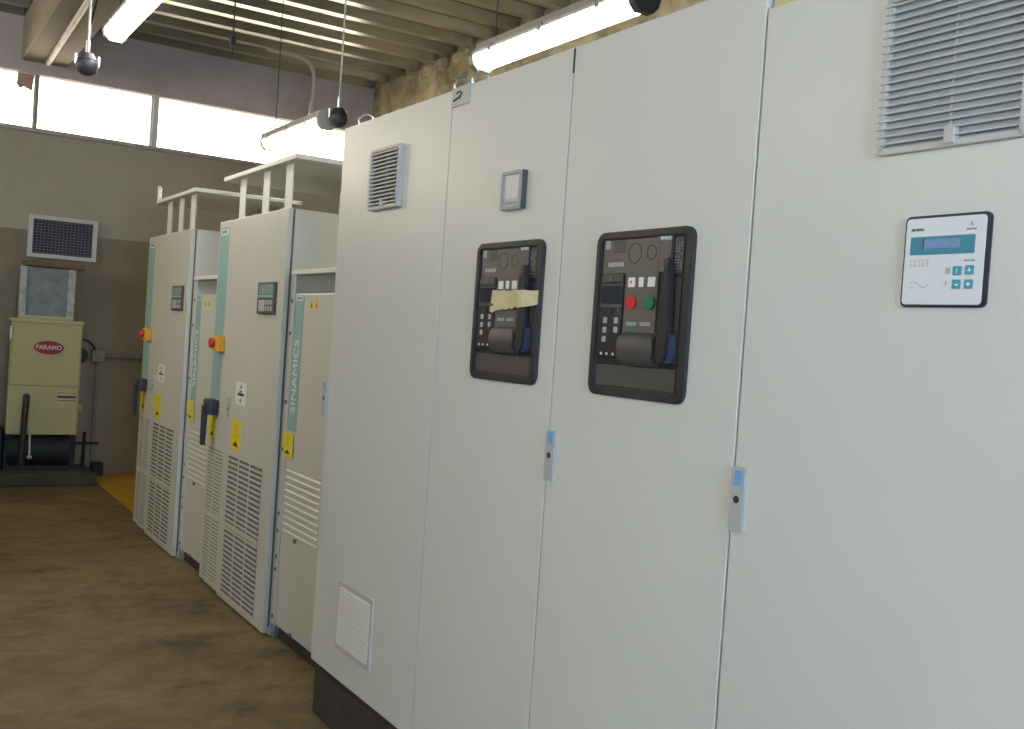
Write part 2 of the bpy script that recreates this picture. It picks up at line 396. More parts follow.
# ------------------------------------------------------------------ switchboard row
XBK = 2.27
def fbox(y0, y1, z0, z1, d, x=X0, sink=0.002, bev=0.0):
    return G().box(x-d, x+sink, min(y0, y1), max(y0, y1), z0, z1, bev)
def grille(parent, y0, y1, z0, z1, x, n, prot, slat='vent_slat', frame='vent_frame', fw=.012, clip=None, ribs=1, back='vent_back', th=.0045, name='vent_grille', fin=True):
    """framed louvre whose slats stand proud; returns the part"""
    g = G().rslab(y0, y1, z0, z1, x-prot, x+.002, .004, 2, 0.0015, hole=(y0+fw, y1-fw, z0+fw, z1-fw, .002))
    p = put(name, g, frame, parent)
    put('filter', G().box(x-.002, x+.001, y0+.004, y1-.004, z0+.004, z1-.004), back, p)
    hgt = (z1-z0-2*fw)/n
    za = z0+fw+hgt*.5
    if fin: sl = G().prism([(x-prot-.003, za-th*.5), (x-prot-.003, za+th*.5), (x-.002, za+th*1.3), (x-.002, za)], 'Y', y0+fw*.9, y1+.001)
    else: sl = G().prism([(x-prot-.004, za-hgt*.42), (x-prot-.004, za-hgt*.02), (x-.003, za+hgt*.50), (x-.003, za+hgt*.50-th)], 'Y', y0+fw*.8, y1-fw*.8)
    s0 = put('slat', sl, slat, p, org=(x, (y0+y1)/2, za))
    row(s0, [(0, 0, hgt*i) for i in range(1, n)])
    for i in range(ribs):
        yy = y0+(y1-y0)*(i+1)/(ribs+1)
        put('rib', G().box(x-prot*.5, x-.001, yy-.0015, yy+.0015, z0+fw, z1-fw), slat, p)
    if clip: put('clip', G().box(x-prot-.005, x-.004, clip-.010, clip+.010, z0+.004, z0+fw+hgt*1.5, .001, 1), frame, p)
    return p
def lock(parent, y, blue=True, zc=1.172):
    y = y-.006
    g = G().rslab(y-.040, y, zc-.064, zc+.064, X0-.011, X0, .004, 3, .002)
    p = put('lock_plate', g, 'lock', parent)
    if blue: put('label', G().box(X0-.0118, X0-.0105, y-.031, y-.011, zc+.028, zc+.058), 'blue_label', p, label='small blue label')
    else: put('label', G().box(X0-.0118, X0-.0105, y-.031, y-.011, zc+.034, zc+.059), 'ink_grey', p)
    put('keyhole', G().cyl((X0-.0122, y-.020, zc), (X0-.010, y-.020, zc), .0075, n=16), 'ink', p)
    return p
def eye(parent, y, x=X0+.06, z=2.2, rr=.030):
    g = G().cyl((x, y, z), (x, y, z+.018), .012, n=12).torus((x, y, z+rr-.004), rr, .0045, 'Y')
    return put('lifting_eye', g, 'steel', parent, True)
def cabinet(ya, yb, ztop, label):
    """ya far side, yb near side"""
    t = thing('switchboard_cabinet', (X0+.4, (ya+yb)/2, 0), label, 'cabinet')
    put('plinth', G().box(X0+.018, XBK-.02, yb, ya-.004, 0, .2, .003, 1), 'plinth', t, label='dark base')
    put('plinth_cover', G().box(X0+.013, X0+.019, yb+.01, ya-.07, .02, .18), 'plinth', t)
    put('body', G().box(X0+.022, XBK, yb+.0015, ya-.0015, .2, ztop-.004, .003, 1), 'paint', t)
    put('door_seal', G().box(X0+.016, X0+.023, yb+.001, ya-.001, .22, ztop-.02), 'seam_blue', t)
    put('door', G().box(X0, X0+.018, yb+.0028, ya-.0028, .207, ztop, .0025, 2), 'paint', t)
    return t
c1 = cabinet(3.592, 2.752, 2.2, 'grey cabinet at the far end of the switchboard row, with small vents above and below')
grille(c1, 3.062, 3.292, 1.870, 2.079, X0, 14, .020, clip=3.175, ribs=1, th=.005)
grille(c1, 3.068, 3.362, .315, .560, X0, 22, .006, slat='offwhite', frame='vent_frame', fw=.02, ribs=3, back='vent_slat', th=.003, name='filter_grille', fin=False)
lock(c1, 3.625, False, 1.19); eye(c1, 3.53); eye(c1, 2.80)
c2 = cabinet(2.752, 2.120, 2.2, 'grey switchboard cabinet with masking tape stuck across its black breaker panel')
c3 = cabinet(2.120, 1.465, 2.2, 'grey switchboard cabinet whose breaker shows a red and a green button')
c4 = cabinet(1.465, 0.625, 2.138, 'nearest grey switchboard cabinet, with a white control display and large vent')
lock(c3, 2.122); lock(c4, 1.468, zc=1.170)
eye(c2, 2.69)
put('roof_rail', G().box(X0+.012, XBK, .63, 1.46, 2.134, 2.185), 'cream_edge', c4)
put('dark_strip', G().box(X0-.001, X0+.004, 2.1172, 2.1228, 2.135, 2.195), 'ink', c2)
# tag on the corner of cabinet 2
tg = put('tag_plate', fbox(2.750, 2.645, 2.145, 2.202, .004, bev=.001), 'lock', c2, label='small pale plate hung at the top corner')
g = G().tube(smooth_pts([(X0-.005, a, b) for a, b in ((2.722, 2.183), (2.708, 2.187), (2.695, 2.185), (2.690, 2.178), (2.700, 2.173))], 4), .0022, 6)
g.tube([(X0-.005, 2.736, 2.163), (X0-.005, 2.715, 2.168), (X0-.005, 2.696, 2.170)], .0030, 6)
put('emblem', g, 'ink', tg)
# power meter on cabinet 2
mt_ = put('power_meter', G().rslab(2.301, 2.404, 1.806, 1.911, X0-.014, X0, .003, 2, .002), 'lock', c2, label='square panel meter with grey rim')
put('rim', G().rslab(2.301, 2.404, 1.806, 1.911, X0-.018, X0-.013, .003, 2, 0, hole=(2.310, 2.395, 1.815, 1.902, .002)), 'ink_grey', mt_)
put('side_shade', G().box(X0-.0165, X0-.001, 2.2995, 2.3012, 1.807, 1.910), 'anthracite', mt_)
put('screen', G().box(X0-.0155, X0-.0135, 2.317, 2.382, 1.836, 1.898), 'screen_white', mt_)
b0 = put('button', G().box(X0-.0165, X0-.0135, 2.374, 2.382, 1.822, 1.828), 'ink_grey', mt_)
row(b0, [(0, -.016*i, 0) for i in range(1, 5)])

def breaker(par, dy, tape):
    K = 0.62                                   # relief of the front
    x = X0
    D = 0.0
    def Y(v): return v+dy-1.2*D*K              # D: how far the piece stands out
    def P(d): return x-d*K
    def fb(a, b, z0, z1, d0, d1, bev=0):
        q = dy-1.2*d1*K
        return G().box(P(d1), P(d0), min(a, b)+q, max(a, b)+q, z0, z1, bev)
    p = put('breaker_bezel', G().rslab(Y(1.632)-.012, Y(1.966)-.010, 1.340, 1.721, P(.020), x+.001, .026, 6, .003, hole=(Y(1.655)-.012, Y(1.947)-.010, 1.362, 1.703, .013)), 'bezel', par, True, label='black rounded bezel')
    put('back_plate', fb(1.650, 1.952, 1.358, 1.708, -.001, .003), 'black', p)
    put('face_plate', fb(1.738, 1.852, 1.425, 1.701, .003, .011, .001), 'brown_grey', p)
    put('upper_plate', fb(1.700, 1.940, 1.625, 1.702, .003, .010, .001), 'brown_grey', p)
    put('lower_plate', fb(1.660, 1.942, 1.363, 1.412, .003, .006, .001), 'anthracite', p)
    D = 0.0105
    # ring outlines
    for yy, zz, rr in ((1.824, 1.669, .0225), (1.765, 1.669, .016)):
        g = G().torus((P(.0105), Y(yy), zz), rr, .0012, 'X', 24, 5); put('outline_ring', g, 'black', p)
    put('key_cover', fb(1.862, 1.902, 1.672, 1.700, .010, .013, .001), 'anthracite', p)
    put('mark', fb(1.917, 1.935, 1.681, 1.702, .0098, .0108), 'key_grey', p)
    put('small_label', fb(1.862, 1.920, 1.640, 1.650, .0098, .0106), 'ink_grey', p)
    put('logo_label', fb(1.700, 1.744, 1.694, 1.704, .0098, .011), 'teal', p)
    D = 0.0115
    text('lettering', 'SIEMENS', .0095, (P(.0115), Y(1.722), 1.699), p, 'white')
    # trip unit column
    put('trip_unit', fb(1.861, 1.945, 1.430, 1.622, .003, .016, .002), 'black', p)
    put('knob_strip', fb(1.864, 1.938, 1.603, 1.624, .016, .020, .002), 'anthracite', p)
    D = 0.023
    put('screw', G().cyl((P(.023), Y(1.905), 1.611), (P(.016), Y(1.905), 1.611), .006, n=12), 'brown_grey', p)
    put('screen', fb(1.864, 1.936, 1.556, 1.593, .016, .0185), 'lcd_dark', p)
    put('screen_rim', fb(1.862, 1.938, 1.595, 1.600, .016, .021), 'anthracite', p)
    put('shelf', fb(1.862, 1.938, 1.545, 1.552, .016, .023), 'anthracite', p)
    D = 0.0185
    k0 = put('key', G().box(P(.0185), P(.0155), Y(1.926), Y(1.912), 1.508, 1.522, .0015, 1), 'key_grey', p)
    for a, b in ((0, -.0225), (0, -.044), (-.041, 0), (-.041, -.021)): again(k0, (0, a, b))
    put('dial', G().cyl((P(.020), Y(1.903), 1.536), (P(.0155), Y(1.903), 1.536), .009, n=16), 'bezel', p)
    put('red_mark', fb(1.868, 1.876, 1.528, 1.545, .016, .018), 'maroon', p)
    D = 0.019
    l0 = put('lamp', G().cyl((P(.019), Y(1.926), 1.437), (P(.0155), Y(1.926), 1.437), .0035, n=10), 'white', p)
    row(l0, [(0, -.021, 0), (0, -.045, 0)])
    # windows and buttons
    i0 = put('indicator', fb(1.842, 1.818, 1.592, 1.614, .010, .0135, .001), 'white', p)
    put('indicator', fb(1.804, 1.788, 1.592, 1.614, .010, .0135, .001), 'white', p)
    put('indicator', fb(1.773, 1.748, 1.592, 1.614, .010, .0135, .001), 'white', p)
    if not tape:
        put('red_mark', fb(1.834, 1.829, 1.600, 1.607, .0134, .0138), 'red', p)
    D = 0.021
    put('off_button', G().cyl((P(.021), Y(1.829), 1.557), (P(.010), Y(1.829), 1.557), .0165, .0155, n=24), 'red', p, True, label='red round button')
    put('on_button', G().cyl((P(.021), Y(1.764), 1.557), (P(.010), Y(1.764), 1.557), .0165, .0155, n=24), 'green', p, True, label='green round button')
    put('teal_label', fb(1.838, 1.803, 1.505, 1.513, .0108, .012), 'teal', p)
    put('grey_label', fb(1.790, 1.755, 1.505, 1.513, .0108, .012), 'ink_grey', p)
    # charging handle: drum plus lever
    D = 0.04
    g = G(); prof = []
    for k in range(13):
        a = R(-90+15*k); prof.append((P(.010)-.024*math.cos(a), 1.452+.038*math.sin(a)))
    g.prism(prof, 'Y', Y(1.738), Y(1.862)); put('handle_drum', g, 'anthracite', p, True)
    put('drum_rib', fb(1.742, 1.748, 1.432, 1.484, .044, .047), 'black', p)
    D = 0.046
    g = G(); prof = []
    lever = [(1.7335, 1.432), (1.736, 1.50), (1.730, 1.58), (1.723, 1.645), (1.716, 1.655), (1.706, 1.650), (1.701, 1.58), (1.697, 1.50), (1.700, 1.440), (1.716, 1.420)]
    g.prism([(Y(a), b) for a, b in lever], 'X', P(.046), P(.020))
    bmesh.ops.bevel(g.bm, geom=g.bm.edges[:], offset=.003, segments=2, affect='EDGES')
    put('lever', g, 'black', p, True)
    put('lever_tip', G().cyl((P(.047), Y(1.715), 1.642), (P(.042), Y(1.715), 1.642), .009, n=16), 'bezel', p)
    D = 0.034
    g = G(); prof = [(Y(1.700), 1.425), (Y(1.700), 1.49)]
    for k in range(9):
        a = R(90-180*k/8); prof.append((Y(1.694-.016*math.cos(a)), 1.4575+.0325*math.sin(a)))
    g.prism(prof, 'X', P(.034), P(.010)); put('hub_cover', g, 'blue_curve', p, True)
    D = 0.0096
    put('side_strip', fb(1.660, 1.690, 1.425, 1.612, .003, .008, .001), 'maroon', p)
    put('text_strip', fb(1.660, 1.694, 1.620, 1.700, .003, .009, .001), 'anthracite', p)
    random.seed(3)
    g = G()
    for i in range(11):
        zz = 1.630+.0062*i
        for j in range(3):
            if random.random() < .7:
                yy = 1.664+.009*j; g.box(P(.0096), P(.0088), Y(yy), Y(yy+.006*random.uniform(.5, 1)), zz, zz+.0022)
    o = put('printed_text', g, 'ink_grey', p)
    put('divider', fb(1.6945, 1.698, 1.50, 1.703, .003, .018), 'black', p)
    if tape:
        g = G(); n = 14; top = []; bot = []
        random.seed(11)
        for i in range(n+1):
            u = i/n; yy = 2.428-(2.428-2.188)*u
            top.append((yy, 1.588-.001*u+random.uniform(-.002, .002)))
            bot.append((yy, 1.530+.018*u+random.uniform(-.003, .003)))
        top[0] = (2.420, top[0][1]); bot[1] = (bot[1][0], 1.526)
        def bulge(i):
            u = i/n; return .014+.018*math.exp(-((u-.74)/.17)**2)
        F1 = [g.bm.verts.new((x-bulge(i), *top[i])) for i in range(n+1)]
        F2 = [g.bm.verts.new((x-bulge(i), *bot[i])) for i in range(n+1)]
        for i in range(n): g.bm.faces.new((F1[i], F2[i], F2[i+1], F1[i+1]))
        tp = put('masking_tape', g, 'tape', p, label='torn strip of yellowed masking tape')
        s = tp.modifiers.new('t', 'SOLIDIFY'); s.thickness = .0008
    return p
breaker(c3, 0.0, False)
breaker(c2, 0.567, True)

# display unit on cabinet 4
dp = put('control_display', G().rslab(.949, 1.104, 1.552, 1.703, X0-.006, X0, .010, 6, .001), 'navy', c4, label='white control display with dark rim')
put('face_plate', G().rslab(.9555, 1.1005, 1.5565, 1.6985, X0-.0068, X0-.005, .007, 6, .0005), 'panel_white', dp)
xf = X0-.0069
put('teal_field', G().rslab(.973, 1.0905, 1.638, 1.668, xf-.0006, xf+.001, .002, 3), 'teal_dark', dp)
put('screen', G().box(xf-.0012, xf, .999, 1.0645, 1.648, 1.663), 'lcd', dp)
put('screen_edge', G().box(xf-.0014, xf, 1.0645, 1.0665, 1.647, 1.664), 'navy', dp)
text('lettering', 'SIEMENS', .0062, (xf-.0002, 1.0785, 1.6795), dp, 'ink', sx=1.05)
g = G().prism([(.977, 1.6815), (.981, 1.6815), (.983, 1.688), (.980, 1.688)], 'X', xf-.0005, xf+.0005).prism([(.983, 1.6815), (.9855, 1.6815), (.985, 1.6845)], 'X', xf-.0005, xf+.0005)
put('emblem', g, 'ink_grey', dp)
text('lettering', 'SIVACON', .0040, (xf-.0002, .981, 1.6765), dp, 'ink_grey', bold=.0001)
text('lettering', 'SIMOCODE', .0036, (xf-.0002, .981, 1.6265), dp, 'ink_grey', bold=.0001)
g = G()
random.seed(5)
for i in range(4):
    for j in range(5):
        yy = 1.0895-.0075*j
        if j*.0075 < .036-.004*random.random(): g.box(xf-.0003, xf+.0005, yy-.006*random.uniform(.6, 1), yy, 1.629-.0033*i, 1.6303-.0033*i)
put('printed_text', g, 'ink_grey', dp)
g = G().tube([(xf, 1.088-.0018*i, 1.5895+.0048*math.sin(i*2*math.pi/20)) for i in range(21)], .0006, 5)
g.box(xf-.0003, xf+.0005, 1.078, 1.088, 1.5835, 1.5845)
put('wave_symbol', g, 'ink_grey', dp)
put('grey_field', G().box(xf-.0003, xf+.0005, 1.013, 1.022, 1.606, 1.616).box(xf-.0003, xf+.0005, 1.015, 1.024, 1.5905, 1.5915).box(xf-.0003, xf+.0005, 1.0185, 1.0205, 1.587, 1.595), 'lock', dp)
for yy, zz, kind in ((1.0005, 1.6105, 'tick'), (.979, 1.6115, 'up'), (1.0005, 1.589, 'left'), (.979, 1.589, 'dot')):
    kk = put('key', G().rslab(yy-.0075, yy+.0075, zz-.0075, zz+.0075, xf-.0012, xf, .0015, 2), 'teal_key', dp)
    if kind == 'tick': s = G().box(xf-.0018, xf-.001, yy-.0006, yy+.0006, zz-.004, zz+.004)
    elif kind == 'up': s = G().prism([(yy-.0032, zz-.002), (yy+.0032, zz-.002), (yy, zz+.0035)], 'X', xf-.0018, xf-.001)
    elif kind == 'left': s = G().prism([(yy-.0032, zz-.003), (yy+.0032, zz-.001), (yy-.003, zz+.001)], 'X', xf-.0018, xf-.001)
    else: s = G().cyl((xf-.0018, yy, zz), (xf-.001, yy, zz), .0028, n=12)
    put('key_symbol', s, 'white', dp)
# large vent on cabinet 4
grille(c4, .902, 1.170, 1.812, 2.084, X0, 19, .012, clip=1.028, ribs=1, fw=.011, back='vent_back_pale', th=.003)

# ------------------------------------------------------------------ drive cabinets
def sticker(parent, y0, y1, z0, z1, x, mt='yellow', name='sticker', label=None, mark='bolt'):
    s = put(name, G().box(x-.001, x+.001, y0, y1, z0, z1), mt, parent, label=label)
    hy, w_, hz = (y0+y1)/2, (y1-y0), (z1-z0)
    g = G()
    if mark == 'bolt':
        g.prism([(hy-w_*.28, z0+hz*.12), (hy+w_*.28, z0+hz*.12), (hy, z0+hz*.30)], 'X', x-.0016, x-.0008)
        g2 = G()
        for k in range(5): g2.box(x-.0016, x-.0008, hy-w_*.30, hy+w_*.30*random.uniform(.5, 1), z0+hz*(.42+.1*k), z0+hz*(.445+.1*k))
        put('fine_print', g2, 'olive', s)
    else:
        g.box(x-.0016, x-.0008, hy-w_*.30, hy+w_*.30, z0+hz*.40, z0+hz*.52)
        g.box(x-.0016, x-.0008, hy-w_*.10, hy+w_*.12, z0+hz*.55, z0+hz*.62)
        g.prism([(hy-w_*.08, z0+hz*.85), (hy+w_*.08, z0+hz*.85), (hy, z0+hz*.66)], 'X', x-.0016, x-.0008)
        g.prism([(hy-w_*.08, z0+hz*.12), (hy+w_*.08, z0+hz*.12), (hy, z0+hz*.30)], 'X', x-.0016, x-.0008)
    put('print', g, 'ink', s)
    return s
def slotted(parent, y0, y1, z0, z1, zm, x, cols, n, name='ventilation_grille', back='grille_back'):
    g = G().box(x-.0012, x+.001, y0, y1, z0, z1)
    p = put(name, g, back, parent)
    bw = .006
    g = G()
    for i in range(1, cols):
        yy = y0+(y1-y0)*i/cols; g.box(x-.005, x-.001, yy-bw, yy+bw, z0, z1)
    g.box(x-.0055, x-.001, y0, y1, zm-.012, zm+.012)
    put('grille_bars', g, 'paint_drive', p)
    hgt = (z1-z0)/n
    s0 = put('slat', G().prism([(x-.006, z0-.0015), (x-.006, z0+hgt*.40), (x-.001, z0+hgt*.30), (x-.001, z0-.002)], 'Y', y0, y1), 'paint_drive', p, org=(x, (y0+y1)/2, z0))
    row(s0, [(0, 0, hgt*i) for i in range(1, n+1)])
    return p
def drive_cabinet(ya, yb, ys, label, group, cpl, posts):
    """ya far, yb near side, ys seam between the two doors"""
    x = 1.62; w_ = 1.0
    t = thing('drive_cabinet', (x+.3, (ya+yb)/2, 0), label, 'cabinet', group)
    put('body', G().box(x+.034, x+.62, yb, ya, .03, 2.0, .003, 1), 'paint_drive', t)
    put('door_seal', G().box(x+.022, x+.036, yb+.004, ya-.004, .04, 1.992), 'bluegrey', t)
    put('base_frame', G().box(x+.03, x+.61, yb+.003, ya-.003, 0.0, .035), 'paint_drive', t)
    put('narrow_door', G().box(x+.004, x+.024, ys+.003, ya, .028, 2.0, .003, 2), 'paint_drive', t)
    put('wide_door', G().box(x, x+.024, yb, ys-.003, .012, 2.0, .003, 2), 'paint_drive', t)
    s = (ya-yb)/1.06
    # teal strip with small label at its head
    st = put('teal_strip', G().box(x+.002, x+.006, ya-.18*s, ya-.018*s, 1.03, 1.965), 'teal', t, label='teal strip')
    put('label', G().box(x+.001, x+.003, ya-.165*s, ya-.04*s, 1.925, 1.955), 'white', st)
    text('lettering', 'SIEMENS', .026, (x+.0005, ya-.1025*s, 1.94), st, 'teal_dark')
    # emergency stop
    es = put('emergency_stop', G().box(x-.035, x+.004, ya-.215*s, ya-.12*s, 1.290, 1.375, .006, 2), 'yellow_box', t, label='amber box with a red stop button')
    put('stop_button', G().cyl((x-.035, ya-.145*s, 1.335), (x-.045, ya-.145*s, 1.335), .016, n=16).cyl((x-.045, ya-.145*s, 1.335), (x-.058, ya-.145*s, 1.335), .028, .026, n=20), 'red', es, True)
    # isolator handle
    hd = put('isolator_base', G().box(x-.055, x+.004, ya-.180*s, ya-.075*s, .945, 1.03, .012, 2), 'handle_grey', t, True, label='dark rotary isolator')
    put('isolator_lever', G().prism([(ya-.080*s, .99), (ya-.13*s, .99), (ya-.115*s, .775), (ya-.085*s, .775)], 'X', x-.062, x-.040), 'handle_grey', hd)
    put('lock_strip', G().box(x-.006, x+.002, ys-.045, ys-.008, .955, 1.065, .003, 1), 'lock', t)
    put('keyhole', G().cyl((x-.0072, ys-.026, 1.0), (x-.005, ys-.026, 1.0), .009, n=12), 'ink', t)
    sticker(t, ya-.150*s, ya-.01*s, .812, .945, x+.004, label='yellow warning sticker')
    sticker(t, yb+.475*s, yb+.63*s, .800, .955, x, label='yellow warning sticker')
    sticker(t, yb+.435*s, yb+.600*s, 1.035, 1.150, x, 'white', 'information_label', 'white label with black marks', 'm')
    # operator panel
    op = put('operator_panel', G().box(x-.012, x+.002, yb+0.085*s, yb+0.325*s, 1.502, 1.657, .004, 2), 'maroon', t, label='dark operator panel')
    put('screen', G().box(x-.0135, x-.011, yb+0.105*s, yb+0.295*s, 1.60, 1.645), 'lcd_green', op)
    put('teal_bar', G().box(x-.0135, x-.011, yb+0.105*s, yb+0.305*s, 1.582, 1.596), 'teal', op)
    put('keypad', G().box(x-.0135, x-.011, yb+0.215*s, yb+0.295*s, 1.515, 1.570, .001, 1), 'lock', op)
    k0 = put('key', G().box(x-.0135, x-.011, yb+0.110*s, yb+0.135*s, 1.517, 1.54, .001, 1), 'key_grey', op)
    row(k0, [(0, .035*s, 0), (0, .07*s, 0), (0, 0, .03), (0, .035*s, .03), (0, .07*s, .03)])
    slotted(t, yb+.135*s, ys-.075*s, .045, .765, .405, x, 3, 28)
    slotted(t, ys+.045*s, ya-.045*s, .050, .765, .405, x+.004, 2, 36, back='mesh_back')
    # canopy plate on posts
    cp = put('canopy_plate', G().box(x-.02, x+.64, cpl[1], cpl[0], 2.212, 2.236, .003, 1), 'offwhite', t, label='pale canopy plate')
    yy = posts[0]
    p0 = put('canopy_post', G().box(x+.012, x+.018, yy, yy+.095, 2.0, 2.213).box(x+.012, x+.045, yy+.088, yy+.095, 2.0, 2.213), 'offwhite', t)
    row(p0, [(0, q-yy, 0) for q in posts[1:]] + [(.56, 0, 0), (.56, posts[2]-yy, 0)])
    b0 = put('bolt', G().cyl((x+.06, yb-.006, .1), (x+.06, yb, .1), .008, n=8), 'bolt', t)
    row(b0, [(0, 0, .25), (0, 0, .33), (0, 0, .9), (0, 0, 1.4)])
    return t
dB = drive_cabinet(5.67, 4.572, 5.32, 'nearer of the two tall drive cabinets with canopy and slotted doors', 'tall drive cabinets', (5.57, 4.46), (5.275, 4.90, 4.576))
dA = drive_cabinet(7.35, 6.25, 6.99, 'farther of the two tall drive cabinets, beside the yellow floor plate', 'tall drive cabinets', (7.11, 6.14), (6.82, 6.53, 6.254))
put('pale_upright', G().box(1.60, 1.625, 7.08, 7.10, 2.225, 2.33, .003, 1), 'offwhite', dA)  # small pale upright bar at the plate's far corner
def low_cabinet(ya, yb, label, dx=0, lockp=False):
    x = 1.66
    t = thing('drive_cabinet', (x+.3, (ya+yb)/2, 0), label, 'cabinet', 'low drive cabinets')
    put('body', G().box(x+.022, x+.60, yb, ya, .06, 1.61, .003, 1), 'paint_drive', t)
    put('shadow_gap', G().box(x+.02, x+.59, yb+.005, ya-.005, 0.0, .065), 'ink', t)  # black box painted in for the shadow gap above the floor
    put('foot', G().box(x, x+.06, ya-.05, ya-.005, 0, .06), 'steel', t)
    put('side_rail', G().box(x-.004, x+.024, ya-.052, ya-.002, .06, 1.70, .002, 1), 'paint_drive', t)
    put('door', G().box(x, x+.02, yb+.003, ya-.055, .065, 1.605, .006, 2), 'paint_drive', t)
    put('roof', G().box(x-.012, x+.60, yb, ya-.005, 1.69, 1.712, .003, 1), 'offwhite', t)
    gr = put('top_grille', G().box(x+.028, x+.60, yb, ya-.04, 1.61, 1.69), 'grille_back', t, label='dark grille under the roof')
    n = int((ya-yb)/.026)
    f0 = put('fin', G().box(x+.010, x+.028, ya-.085, ya-.079, 1.612, 1.69), 'vent_slat', gr, org=(x, ya-.08, 1.61))
    row(f0, [(0, -.024*i, 0) for i in range(1, n)])
    st = put('teal_strip', G().box(x-.002, x+.001, ya-.165, ya-.062, .975, 1.598), 'teal', t, label='teal strip with white lettering')
    put('label', G().box(x-.003, x-.001, ya-.158, ya-.070, 1.572, 1.592), 'white', st)
    text('lettering', 'SIEMENS', .019, (x-.0033, ya-.114, 1.582), st, 'teal_dark')
    text('lettering', 'SINAMICS', .083, (x-.0025, ya-.112, 1.225), st, 'white', up=True, sx=.95)
    sticker(t, ya-.15, ya-.018, .852, .965, x-.005, label='yellow warning sticker')
    wg = G()
    for yy in (ya-.262, ya-.322): wg.prism([(yy-.028, 1.538), (yy+.028, 1.538), (yy, 1.577)], 'X', x-.001, x+.0005)
    ws = put('warning_triangles', wg, 'amber', t, label='two amber warning triangles')
    wg = G()
    for yy in (ya-.262, ya-.322): wg.prism([(yy-.010, 1.543), (yy+.008, 1.543), (yy+.003, 1.565)], 'X', x-.0016, x-.0006)
    put('print', wg, 'ink', ws)
    lo = put('louvre', G().prism([(x+.001, .512), (x-.005, .510), (x-.0045, .515), (x+.001, .522)], 'Y', ya-.50, ya-.075), 'paint_drive', t, org=(x, ya-.3, .51))
    row(lo, [(0, 0, .0305*i) for i in range(1, 10)])
    b0 = put('bolt', G().cyl((x-.010, ya-.026, .10), (x-.003, ya-.026, .10), .009, n=8), 'bolt', t)
    row(b0, [(0, 0, d) for d in (.22, .28, .40, .48, .78, 1.0, 1.32, 1.47)])
    put('latch', G().cyl((x-.012, ya-.25, .495), (x, ya-.25, .495), .009, n=10), 'bolt', t)
    put('lower_latch', G().cyl((x-.01, ya-.26, .075), (x, ya-.26, .075), .007, n=10), 'bolt', t)
    return t
lB = low_cabinet(4.568, 3.615, 'low drive cabinet between the switchboard row and the nearer tall cabinet')
lA = low_cabinet(6.246, 5.68, 'low drive cabinet squeezed between the two tall canopied cabinets')

# ------------------------------------------------------------------ lamps and hanging gear
def lamp(x, ya, yb, z, label, tilt=0.0, tz=0.0, capmat='black', wires=(0, 1)):
    t = thing('fluorescent_lamp', (x, (ya+yb)/2, z), label, 'lamp', 'fluorescent lamps')
    L0, L1 = yb, ya; w_ = .062
    hp = [(x-w_, z), (x-w_*1.02, z+.012), (x-w_*.62, z+.055), (x+w_*.62, z+.055), (x+w_*1.02, z+.012), (x+w_, z)]
    put('housing', G().prism(hp, 'Y', L0+.02, L1-.02), 'lamp_housing', t)
    dpf = [(x-w_*.94, z)]
    for k in range(9):
        a = R(180+180*k/8); dpf.append((x+w_*.94*math.cos(a), z-.012+.045*math.sin(a)))
    dpf.append((x+w_*.94, z))
    put('diffuser', G().prism(dpf, 'Y', L0+.035, L1-.035), 'lamp_on', t, True)
    e = [(x-w_*1.05, z-.002), (x-w_*.9, z-.04), (x-w_*.5, z-.064), (x+w_*.5, z-.064), (x+w_*.9, z-.04), (x+w_*1.05, z-.002), (x+w_*.9, z+.045), (x-w_*.9, z+.045)]
    put('end_cap', G().prism(e, 'Y', L1-.036, L1), 'lamp_rim', t)
    put('end_cap', G().prism(e, 'Y', L0, L0+.036), capmat, t)
    c0 = put('clip', G().box(x-w_*1.12, x-w_*.98, L0+.2, L0+.225, z-.012, z+.022), 'conduit', t)
    row(c0, [(0, (L1-L0)*.33, 0), (0, (L1-L0)*.66, 0), (w_*2.1, 0, 0), (w_*2.1, (L1-L0)*.33, 0), (w_*2.1, (L1-L0)*.66, 0)])
    for yy in [(L0+.12, L1-.12)[q] for q in wires]:
        put('suspension_wire', G().cyl((x, yy, z+.05), (x, yy, ZC+.01), .0035, n=6), 'wire', t)
    t.rotation_euler = (tz, 0, tilt)
    return t
lamp(2.30, 4.07, 2.89, 2.725, 'lit fluorescent lamp hanging above the switchboard row')
lamp(2.30, 6.98, 5.90, 2.725, 'fluorescent lamp hanging in front of the right-hand high window', capmat='lamp_housing', wires=(1,))
lamp(1.06, 5.92, 4.70, 2.985, 'lit fluorescent lamp at the upper left, beside the concrete beam')
def pendant(x, y, z, label):
    t = thing('round_pendant', (x, y, z), label, 'lamp', 'round dark pendants')
    g = G().ball((x, y, z), .056, (1, 1, .92)); put('bowl', g, 'handle_grey', t, True)
    put('cap', G().cyl((x, y, z+.03), (x, y, z+.062), .05, .03, 16), 'handle_grey', t)
    e0 = put('bracket', G().box(x-.062, x-.048, y-.008, y+.008, z+.0, z+.055, .002, 1), 'steel', t); again(e0, (.11, 0, 0))
    put('joint', G().cyl((x, y, z+.06), (x, y, z+.13), .012, n=10), 'steel', t)
    put('rod', G().cyl((x, y, z+.12), (x, y, ZC+.01), .006, n=8), 'pale_pipe', t)
    return t
pendant(2.327, 5.80, 2.715, 'dark round pendant on a rod by the right-hand lamp end')
pendant(.889, 5.66, 2.715, 'dark round pendant hanging below the left end of the concrete beam')
